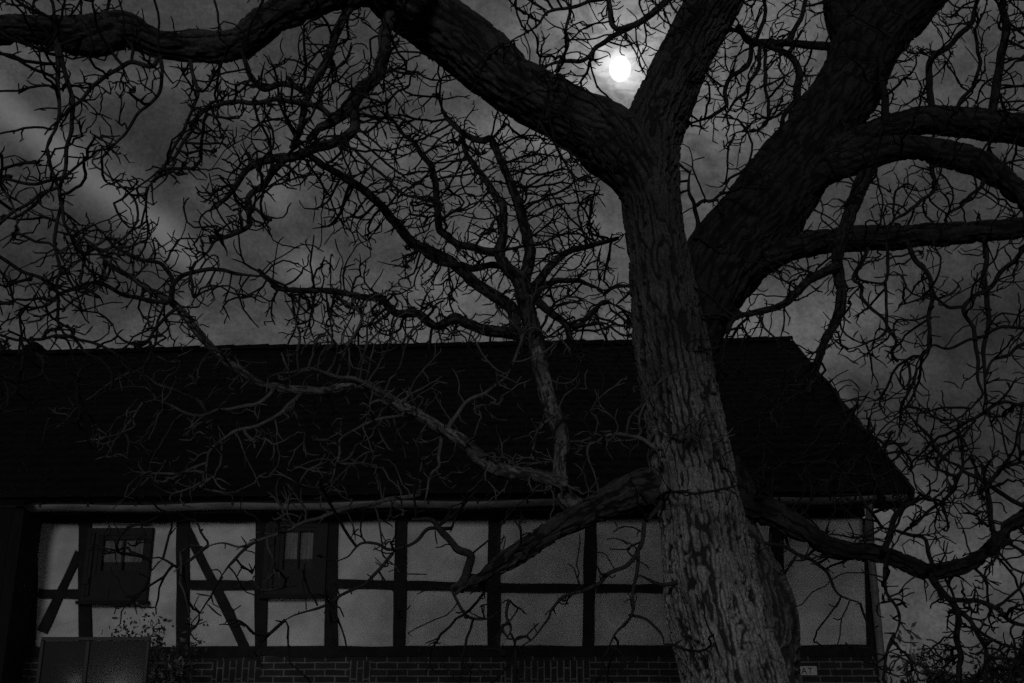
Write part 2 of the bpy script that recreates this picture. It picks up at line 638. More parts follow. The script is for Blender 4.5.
def roof_slope(y0, z0, y1, z1, name, up):
    nx, ns = 360, 150
    xs = np.linspace(x_rl, x_rr, nx)
    ss = np.linspace(0, 1, ns)
    Xr, S = np.meshgrid(xs, ss, indexing='ij')
    L = math.hypot(y1 - y0, z1 - z0)
    tl = S * L / .30                      # tile course position
    step = (tl - np.floor(tl))
    sag = .05 * perlin(np.stack([Xr.ravel() * .28, 0 * Xr.ravel() + 3.3, S.ravel()], 1)).reshape(Xr.shape)
    row = np.floor(tl)
    wave = .010 * np.abs(np.sin((Xr + .1 * (row % 2)) * math.pi / .22))
    jit = .012 * perlin(np.stack([Xr.ravel() * 4.3, row.ravel() * 1.37, 0 * Xr.ravel()], 1)).reshape(Xr.shape)
    h = .016 * (1 - step) + wave + jit + sag
    nz, ny = (y1 - y0) / L, -(z1 - z0) / L
    if nz < 0:
        nz, ny = -nz, -ny
    Yr = y0 + (y1 - y0) * S + ny * h
    Zr = z0 + (z1 - z0) * S + nz * h
    top = np.stack([Xr, Yr, Zr], -1).reshape(-1, 3)
    bot = np.stack([Xr, y0 + (y1 - y0) * S - ny * .10, z0 + (z1 - z0) * S - nz * .10], -1).reshape(-1, 3)
    idx = np.arange(nx * ns).reshape(nx, ns)
    F = np.stack([idx[:-1, :-1], idx[1:, :-1], idx[1:, 1:], idx[:-1, 1:]], -1).reshape(-1, 4)
    mb = MB().add(top, F if up else F[:, ::-1])
    mb2 = MB()
    allv = np.concatenate([top, bot])
    N = nx * ns
    sides = []
    for ring in (idx[:, 0], idx[-1, :], idx[::-1, -1], idx[0, ::-1]):
        a, b_ = ring[:-1], ring[1:]
        sides.append(np.stack([a, b_, b_ + N, a + N], 1))
    Fa = np.concatenate([F if up else F[:, ::-1], F[:, ::-1] + N] + sides)
    return MB().add(allv, Fa).build(name, M['tile'], barn)


M['tile'] = material("soot_black_clay_tile", .0036, .75, .6, 2.5, None, .3, 30, spec=.08)
zr0 = z_ridge
roof = roof_slope(EY, z_eave, RY, zr0, "roof", True)
roof2 = roof_slope(2 * RY - EY, z_eave, RY + .004, zr0, "roof", False)
# grey lichen flecks on the old tiles
t_ = M['tile'].node_tree
new, link, m, dot, ramp, noise = mk(t_)
co_ = new('ShaderNodeTexCoord').outputs['Object']
fl = m('MULTIPLY', ramp(noise(co_, 30, 2, .5), .64, .74, 0, .05), ramp(noise(co_, 1.3, 4, .6), .45, .6, .2, 1))
old = t_.nodes["Principled BSDF"].inputs['Base Color'].links[0].from_socket
vv = new('ShaderNodeMix', data_type='RGBA', blend_type='ADD')
vv.inputs[0].default_value = 1
link(old, vv.inputs[6])
cc_ = new('ShaderNodeCombineColor')
for i in range(3):
    link(fl, cc_.inputs[i])
link(cc_.outputs[0], vv.inputs[7])
link(vv.outputs[2], t_.nodes["Principled BSDF"].inputs['Base Color'])
# ridge caps
rc = MB()
xx = x_rl
while xx < x_rr - .1:
    Ls = .36
    sg = .05 * float(perlin(np.array([[xx * .28, 3.3, 1.0]]))[0]) + .005 * rng.standard_normal()
    v, q = [], []
    for e, rad in ((0, .105), (Ls, .122)):
        for k in range(9):
            a = math.pi * k / 8
            v.append((min(xx + e, x_rr), RY - rad * 1.25 * math.cos(a), zr0 - .03 + sg + rad * math.sin(a)))
    for k in range(8):
        q.append((k, k + 1, 9 + k + 1, 9 + k))
    rc.add(v, q)
    xx += Ls - .03
rc.build("ridge_tiles", M['tile'], roof)
cx, cz = wl(39, 347)
d_ = ray(39, 350)
tt = ((BO + BN * (RY + .1) - CAM) @ BN) / (d_ @ BN)
cp = CAM + d_ * tt
cxl = float((cp - BO) @ BE)
ch = MB()
ch.box(cxl - .15, cxl + .13, RY - .2, RY + .2, zr0 - .4, zr0 + .13)
ch.box(cxl - .10, cxl + .07, RY - .16, RY + .16, zr0 + .132, zr0 + .19)
ch.build("chimney", M['tile'], roof, bevel=.04)
# gable triangle boards and barge board
zg = z_plate + .1
MB().add([(x_r - .03, .26, zg), (x_r - .03, BD - .01, zg), (x_r - .03, RY, zr0 - .25), (x_r - .16, .26, zg), (x_r - .16, BD - .01, zg), (x_r - .16, RY, zr0 - .25)],
         [[0, 1, 2], [5, 4, 3]]).add([(x_r - .03, .26, zg), (x_r - .03, RY, zr0 - .25), (x_r - .16, RY, zr0 - .25), (x_r - .16, .26, zg),
                                      (x_r - .03, BD - .01, zg), (x_r - .16, BD - .01, zg)], [[0, 1, 2, 3], [1, 4, 5, 2]]).build("gable_boarding", M['plank'], barn)
L = math.hypot(RY - EY, zr0 - z_eave)
ny, nz = -(zr0 - z_eave) / L, (RY - EY) / L
bbv = []
for (yy, zz) in ((EY, z_eave), (RY, zr0)):
    for xo in (x_rr - .004, x_rr + .028):
        for o in (-.19, .03):
            bbv.append((xo, yy + ny * o, zz + nz * o))
MB().hexa([bbv[0], bbv[2], bbv[3], bbv[1], bbv[4], bbv[6], bbv[7], bbv[5]]).build("barge_board", M['timber'], roof)
# soffit boards and rafter feet under the eave
MB().box(x_l, x_rr - .05, EY + .06, -.08, z_eave - .16, z_eave - .135).build("soffit", M['timber'], barn)
MB().box(x_l, x_rr - .04, EY + .03, EY + .057, z_eave - .17, z_eave - .02).build("fascia_board", M['timber'], barn)
# gutter: half-round trough hanging at the eave
gl, gr = wl(24, 513)[0] * .975, wl(905, 505)[0] * .975
gz = z_eave - .075
mb = MB()
ks = 14
nxg = 60
v = []
for i in range(nxg + 1):
    gxx = gl + (gr - gl) * i / nxg
    zz = gz - .03 * (1 - i / nxg) + .012 * math.sin(i * .55)
    for k in range(ks + 1):
        a = math.pi * k / ks
        v.append((gxx, EY - .068 - .075 * math.cos(a), zz - .075 * math.sin(a)))
    for k in range(ks + 1):
        a = math.pi * (ks - k) / ks
        v.append((gxx, EY - .068 - .070 * math.cos(a), zz - .070 * math.sin(a)))
w = 2 * (ks + 1)
q = []
for i in range(nxg):
    for k in range(w):
        q.append((i * w + k, i * w + (k + 1) % w, (i + 1) * w + (k + 1) % w, (i + 1) * w + k))
gut = mb.add(v, q).build("gutter", M['gutter'], barn, smooth=True)
for i in range(18):
    br = MB()
    gxx = gl + .3 + (gr - gl - .6) * i / 17
    br.box(gxx - .012, gxx + .012, EY - .15, EY - .0, gz + .002, gz + .01)
    br.box(gxx - .012, gxx + .012, EY - .152, EY - .146, gz - .05, gz + .01)
    br.build("gutter_bracket", M['timber'], gut)


def pipe(pts, rad, name, mat, parent, sides=16):
    pts = [np.array(p, float) for p in pts]
    v, q = [], []
    for i, p in enumerate(pts):
        t = unit((pts[min(i + 1, len(pts) - 1)] - pts[max(i - 1, 0)]))
        a = unit(np.cross(t, (.13, .98, .1)))
        b_ = np.cross(t, a)
        for k in range(sides):
            an = 2 * math.pi * k / sides
            v.append(p + rad * (a * math.cos(an) + b_ * math.sin(an)))
    for i in range(len(pts) - 1):
        for k in range(sides):
            q.append((i * sides + k, i * sides + (k + 1) % sides, (i + 1) * sides + (k + 1) % sides, (i + 1) * sides + k))
    return MB().add(v, q).build(name, mat, parent, smooth=True)


pxl = wl(876, 640)[0]
dp = pipe([(pxl - .05, EY - .07, gz - .09), (pxl - .05, EY - .07, gz - .2), (pxl - .04, EY + .1, gz - .36), (pxl, -.16, gz - .5), (pxl, -.15, gz - .7),
           (pxl, -.15, 1.2), (pxl, -.15, .05)], .046, "downpipe", M['pipe'], barn)
for zz in (2.75, 1.75, .8):
    pipe([(pxl, -.15, zz - .02), (pxl, -.15, zz + .02)], .054, "pipe_collar", M['pipe'], dp)

# enamel plate with lettering on the brick plinth
sx0, sz1 = wl(786, 666.3)
sx1, sz0 = wl(816, 675.2)
sg = tag(MB().box(sx0, sx1, -.012, 0, 0, sz1 - sz0).build("wall_sign", M['board'], bevel=.002),
         "small white plate with black letters fixed to the brick plinth beside the trunk", "sign")
sg.location = BO + BN * (-.062) + np.array([0, 0, sz0])
sg.rotation_euler = (0, 0, YAW)
fc = bpy.data.curves.new("lettering", 'FONT')
fc.body = "AT"
fc.size = (sz1 - sz0) * .98
fc.extrude = .0015
fc.align_x = 'RIGHT'
fc.space_character = 1.15
fo = bpy.data.objects.new("lettering", fc)
COL.link(fo)
fo.parent = sg
fo.location = (sx1 - .05, -.0145, (sz1 - sz0) * .16)
fo.rotation_euler = (math.pi / 2, 0, 0)
fc.materials.append(M['ink'])
bpy.context.view_layer.update()
lm = bpy.data.meshes.new_from_object(fo.evaluated_get(bpy.context.evaluated_depsgraph_get()))
lo = bpy.data.objects.new("lettering", lm)
COL.link(lo)
lo.parent = sg
lo.location, lo.rotation_euler = fo.location, fo.rotation_euler
bpy.data.objects.remove(fo)
lo.name = "lettering"

# ------------------------------------------------------------------ boarded shed at the left edge
shed = empty("boarded_shed", (float(at(14, 600, 13.45)[0]) - .66, 13.45, 0), R(0))
tag(shed, "dark boarded lean-to shed at the left end of the barn", "shed")
sw = MB()
k = 0
xx = -1.6
while xx < .655:
    wv = min(.15 + .02 * rng.random(), .66 - xx)
    dy = .012 * rng.random()
    sw.box(xx, xx + wv - .006, -.03 - dy, 0, -.2, 3.72 + .02 * rng.random())
    xx += wv
sw.box(-1.6, .64, .003, .55, -.2, 3.70)
sw.build("board_wall", M['plank'], shed)
MB().hexa([(-1.8, -.14, 3.75), (.68, -.14, 3.75), (.68, .1, 3.80), (-1.8, .1, 3.80), (-1.8, -.14, 3.80), (.68, -.14, 3.80), (.68, .1, 3.85), (-1.8, .1, 3.85)]).build("shed_roof", M['tile'], shed)

# ------------------------------------------------------------------ frosted screen with a lit lamp behind it
YS = 11.2
p0, p1 = at(42, 637, YS), at(151, 637, YS)
scr = empty("glass_screen", (p0[0], YS, 0))
tag(scr, "low frosted glass screen with thin grey frame, glowing near its foot", "screen")
ws, hs = p1[0] - p0[0], p0[2]
fr = MB()
fr.box(0, ws, -.02, .02, hs - .035, hs)
fr.box(0, .035, -.021, .021, -.1, hs - .036)
fr.box(ws - .035, ws, -.021, .021, -.1, hs - .036)
mx_ = at(89, 640, YS)[0] - p0[0]
fr.box(mx_ - .02, mx_ + .02, -.021, .021, .1, hs - .036)
fr.box(.036, ws - .036, -.021, .021, .05, .09)
fr.build("screen_frame", M['steel'], scr, bevel=.004)
for (a, b_) in ((.037, mx_ - .021), (mx_ + .021, ws - .036)):
    MB().box(a, b_, -.004, .004, .091, hs - .037).build("pane", M['frost'], scr)


def lamp(px, py, name, label, e, r):
    c = at(px, py, YS + .075)
    t = empty(name, (c[0], c[1], 0))
    tag(t, label, "lamp")
    MB().box(-.02, .02, -.02, .02, -.1, c[2] - .07).build("post", M['steel'], t)
    MB().box(-.05, .05, -.05, .05, c[2] - .069, c[2] - .055).build("base", M['steel'], t)
    MB().add(*uv_sphere((0, 0, c[2]), r, 20, 14)).build("globe", emit_mat("lamp_glow", e), t, smooth=True)
    return t


lamp(122, 692, "garden_lamp", "small globe garden lamp glowing behind the right pane of the glass screen", 120, .045)
lamp(79, 683, "garden_lamp", "small globe garden lamp glowing behind the left pane of the glass screen", 60, .02)


# ------------------------------------------------------------------ bushes
def bush(name, label, cat, c, w, h, nleaf, ls, dens_seed, group=None, stems=14, mat='leaf'):
    r_ = np.random.default_rng(dens_seed)
    t = empty(name, (c[0], c[1], 0))
    tag(t, label, cat, group)
    sb = MB()
    tips = []
    for i in range(stems):
        a = r_.random() * 6.28
        top = np.array([math.cos(a) * w * .4 * r_.random(), math.sin(a) * w * .4 * r_.random(), h * (.55 + .45 * r_.random())])
        p = np.array([.1 * math.cos(a), .1 * math.sin(a), -.05])
        k = 7
        prev = p
        for j in range(1, k + 1):
            q_ = p + (top - p) * j / k + r_.normal(size=3) * .04
            sb.add(*seg_tube(prev, q_, .014 * (1 - j / (k + 2)) + .003, .014 * (1 - (j + 1) / (k + 2)) + .003))
            prev = q_
            if j > 1:
                tips.append(q_)
    sb.build("stems", M['twig'], t)
    tips = np.array(tips)
    pick = tips[r_.integers(len(tips), size=nleaf)]
    pos = pick + r_.normal(size=(nleaf, 3)) * np.array([w * .09, w * .09, h * .05])
    keep = fbm(pos * 2.2 / max(w, .5) + dens_seed, 3) > -.22
    pos = pos[keep]
    nl = len(pos)
    a = r_.normal(size=(nl, 3))
    a /= np.linalg.norm(a, axis=1)[:, None]
    b_ = np.cross(a, r_.normal(size=(nl, 3)))
    b_ /= np.linalg.norm(b_, axis=1)[:, None]
    s = ls * (.6 + .8 * r_.random(nl))[:, None]
    v = np.stack([pos - a * s, pos + b_ * s * .45, pos + a * s, pos - b_ * s * .45], 1).reshape(-1, 3)
    v[:, 2] = np.maximum(v[:, 2], .02)
    f = np.arange(nl * 4).reshape(-1, 4)
    MB().add(v, f).build("foliage", M[mat], t)
    return t


def seg_tube(p, q, r0, r1, s=5):
    p, q = np.array(p, float), np.array(q, float)
    t = unit(q - p)
    a = unit(np.cross(t, (.31, .9, .3)))
    b_ = np.cross(t, a)
    an = np.arange(s) * 2 * math.pi / s
    ring = np.cos(an)[:, None] * a + np.sin(an)[:, None] * b_
    v = np.concatenate([p + ring * r0, q + ring * r1])
    f = [[k, (k + 1) % s, s + (k + 1) % s, s + k] for k in range(s)]
    return v, f


bush("shrub", "dark leafy shrub in front of the barn's brace, right of the glass screen", "shrub", at(172, 645, 12.6), .9, at(160, 636, 12.6)[2], 6000, .03, 3)
bush("shrub", "low dark shrub growing behind the glass screen under the shuttered window", "shrub", at(128, 640, 12.9), .9, at(125, 628, 12.9)[2], 5000, .028, 13)
bush("evergreen_shrub", "sparse large leaved evergreen shrub right beside the barn's downpipe", "shrub", at(900, 655, 14.4), .55, at(899, 636, 14.4)[2], 800, .06, 5, mat='leaf_glossy')
bush("rounded_shrub", "small round dark shrub far behind the barn's right corner", "shrub", at(936, 660, 30), 1.1, at(937, 645, 30)[2], 5000, .055, 8)
bush("rounded_shrub", "broad dark shrub far off at the right edge of the view", "shrub", at(1010, 660, 24), 1.7, at(1000, 650, 24)[2], 6000, .055, 9)
bush("rounded_shrub", "low dark shrub between the small round shrub and the broad one at the right edge", "shrub", at(965, 672, 27), 1.7, at(968, 669, 27)[2], 5000, .055, 19)

# ------------------------------------------------------------------ the walnut tree
tree = empty("walnut_tree", at(770, 900, 6.5) * np.array([1, 1, 0]))
tag(tree, "old bare walnut tree with leaning fissured trunk forking in front of the barn", "tree")
TO = np.array(tree.location)

SAMPLES = []      # px, py, Y, radius(m), limb index, position


def catmull(P, step):
    P = np.asarray(P, float)
    if len(P) == 2:
        P = np.stack([P[0], (P[0] + P[1]) / 2, P[1]])
    ext = np.concatenate([[2 * P[0] - P[1]], P, [2 * P[-1] - P[-2]]])
    out = []
    for i in range(1, len(ext) - 2):
        a, b_, c, d = ext[i - 1:i + 3]
        L = np.linalg.norm((c - b_)[:3])
        k = max(2, int(L / step))
        t = (np.arange(k) / k)[:, None]
        out.append(.5 * (2 * b_ + (c - a) * t + (2 * a - 5 * b_ + 4 * c - d) * t ** 2 + (3 * b_ - a - 3 * c + d) * t ** 3))
    out.append(ext[-2][None])
    return np.concatenate(out)


def traced(pts, Y0, Y1, r0=None, r1=None):
    """pixel track + depth range -> 3-D points with radius"""
    p2 = np.array([q[:2] for q in pts], float)
    L = np.concatenate([[0], np.cumsum(np.linalg.norm(np.diff(p2, axis=0), axis=1))])
    t = L / L[-1]
    out = []
    for i, q in enumerate(pts):
        Y = Y0 + (Y1 - Y0) * t[i]
        rp = q[2] if len(q) > 2 else r0 + (r1 - r0) * t[i]
        P = at(q[0], q[1], Y)
        dep = (P - CAM) @ FWD
        out.append(np.append(P, rp * dep / F_PX))
    return np.array(out)


def tube(P4, sides, amp, freq, stretch, lump=.06, seed=0, jit=0.0, knots=None, moss=1.0):
    """bark-covered tube along P4 (x,y,z,r)"""
    pos, rad = P4[:, :3].copy(), np.maximum(P4[:, 3], .002)
    nP = len(pos)
    if jit:
        s_ = np.concatenate([[0], np.cumsum(np.linalg.norm(np.diff(pos, axis=0), axis=1))])
        fade = np.clip(np.minimum(s_, s_[-1] - s_ + .05) / .12, 0, 1)[:, None]
        for k in range(3):
            pos[:, k] += (perlin(np.stack([s_ * 7, 0 * s_ + seed * 3.1, 0 * s_ + k * 7.7], 1)) * jit * fade[:, 0])
    t = np.gradient(pos, axis=0)
    t /= np.linalg.norm(t, axis=1)[:, None] + 1e-12
    a = np.cross(t[0], (.2, 1, .1))
    a /= np.linalg.norm(a)
    A = [a]
    for i in range(1, nP):
        a = a - t[i] * (a @ t[i])
        a = a / np.linalg.norm(a)
        A.append(a)
    A = np.array(A)
    B_ = np.cross(t, A)
    s_ = np.concatenate([[0], np.cumsum(np.linalg.norm(np.diff(pos, axis=0), axis=1))])
    th = np.arange(sides) * 2 * math.pi / sides
    ct, st = np.cos(th), np.sin(th)
    Rm = rad[:, None] * np.ones(sides)
    q = np.stack([Rm * ct, Rm * st, s_[:, None] / stretch * np.ones(sides)], -1).reshape(-1, 3)
    ql = np.stack([Rm * ct, Rm * st, s_[:, None] * .6 * np.ones(sides)], -1).reshape(-1, 3)
    mean_r = float(np.mean(rad))
    lumpn = fbm(ql / (mean_r * 1.6) + seed * 5.3, 2)
    h = np.zeros(len(q))
    ridge = np.ones(len(q)) * .5
    if amp:
        wq = q * freq + seed * 3.7
        qi = q * np.array([1, 1, stretch])            # unstretched
        w1 = np.stack([perlin(qi * 7 + 31), perlin(qi * 7 + 57), perlin(qi * 7 + 83)], 1)
        w2 = np.stack([perlin(qi * 24 + 31), perlin(qi * 24 + 57), perlin(qi * 24 + 83)], 1)
        wq = wq + .55 * w1 + .30 * w2
        n1 = np.abs(perlin(wq))
        if knots is not None:
            base = (pos[:, None] + Rm[..., None] * (ct[None, :, None] * A[:, None] + st[None, :, None] * B_[:, None])).reshape(-1, 3)
            for (kc, kr) in knots:
                dk_ = np.linalg.norm(base - kc, axis=1)
                wk = np.exp(-(dk_ / kr) ** 2)
                n1 = n1 * (1 - wk) + wk * np.abs(np.sin(dk_ * 48 + 5 * perlin(qi * 11))) * .4
                h = h + .045 * wk - .04 * np.exp(-(dk_ / (kr * .38)) ** 2)
        n2 = np.abs(perlin(wq * np.array([2.3, 2.3, 1.6]) + 11))
        n3 = np.abs(perlin(wq * np.array([1.1, 1.1, 3.2]) + 23))
        n4 = perlin(qi * 5 + 71)
        sm = lambda x, a, b: (lambda t: t * t * (3 - 2 * t))(np.clip((x - a) / (b - a), 0, 1))
        ridge = sm(n1, .01, .17) * (.55 + .45 * sm(n2, .01, .16)) * (.72 + .28 * sm(n3, .01, .10))
        fine = perlin(qi * 60) + .6 * perlin(qi * 120 + 9)
        h = h + (ridge - .55) * amp * (1 + .5 * n4) + amp * .20 * fine
        ridge = np.clip(ridge * (.92 + .25 * n4) + .16 * fine, 0, 1)
    ridge = ridge * moss
    rr_ = Rm.ravel() * (1 + lump * lumpn) + h
    rr_ = rr_.reshape(nP, sides)
    V = pos[:, None] + rr_[..., None] * (ct[None, :, None] * A[:, None] + st[None, :, None] * B_[:, None])
    idx = np.arange(nP * sides).reshape(nP, sides)
    nx_ = np.roll(idx, -1, 1)
    Fq = np.stack([idx[:-1], nx_[:-1], nx_[1:], idx[1:]], -1).reshape(-1, 4)
    V = V.reshape(-1, 3)
    # rounded end cap
    tip = pos[-1] + t[-1] * rad[-1] * .7
    tip0 = pos[0] - t[0] * rad[0] * .3
    V = np.concatenate([V, [tip, tip0]])
    e = idx[-1]
    capf = np.stack([e, np.roll(e, -1), np.full(sides, nP * sides)], 1)
    e0 = idx[0]
    cap0 = np.stack([np.roll(e0, -1), e0, np.full(sides, nP * sides + 1)], 1)
    ridge = np.concatenate([ridge, [.5, .5]])
    return V, Fq, capf, cap0, ridge


def add_tube(mb, P4, **kw):
    V, Fq, c1, c2, rdg = tube(P4, **kw)
    n0 = mb.n
    mb.add(V - TO, Fq, rdg)
    mb.f.append(c1 + n0)
    mb.f.append(c2 + n0)


# trunk with its buttress on the right
trunk = MB()
TR = traced([(785, 1060, 92), (762, 860, 66), (746, 740, 55), (735, 683, 51), (722, 640, 49), (713, 600, 48), (707, 560, 44), (700, 510, 40.5), (690, 450, 38.5),
             (681, 400, 37), (674, 360, 36), (664, 300, 32.5), (657, 250, 29), (651, 205, 28), (650, 170, 28.5), (653, 130, 29.5), (670, 88, 27), (690, 47, 25),
             (715, 0, 26), (738, -45, 24), (760, -95, 20), (790, -180, 14)], 6.5, 6.5)
P = catmull(TR, .009)
add_tube(trunk, P, sides=320, amp=.027, freq=24, stretch=6.5, lump=.09, seed=1,
         knots=[(at(698, 565, 6.28), .13), (at(722, 574, 6.3), .10), (at(733, 640, 6.25), .12)])
BU = traced([(716, 470, 14), (730, 510, 18), (744, 550, 22), (757, 585, 28), (765, 618, 31), (766, 655, 32), (768, 720, 36), (790, 900, 52), (815, 1060, 70)], 6.62, 6.62)
add_tube(trunk, catmull(BU, .010), sides=180, amp=.026, freq=24, stretch=6.0, lump=.12, seed=2, moss=.48)  # buttress toned down, its shaded side painted into the bark
LB = traced([(690, 470, 10), (697, 520, 18), (703, 570, 24), (712, 620, 22), (726, 683, 24), (742, 800, 30), (750, 1060, 40)], 6.30, 6.15)
add_tube(trunk, catmull(LB, .010), sides=140, amp=.025, freq=24, stretch=6.5, lump=.08, seed=3)
trunk.build("trunk", M['bark'], tree, smooth=True, attr=True)


def sample_from(P, li, r_px_max=9):
    for k in range(0, len(P), 3):
        p = P[k, :3]
        d = p - CAM
        dep = d @ FWD
        SAMPLES.append((512 + F_PX * d[0] / dep, 341.5 - F_PX * (d @ UPV) / dep, p[1], P[k, 3], li, p, P[k, 3] * F_PX / dep))


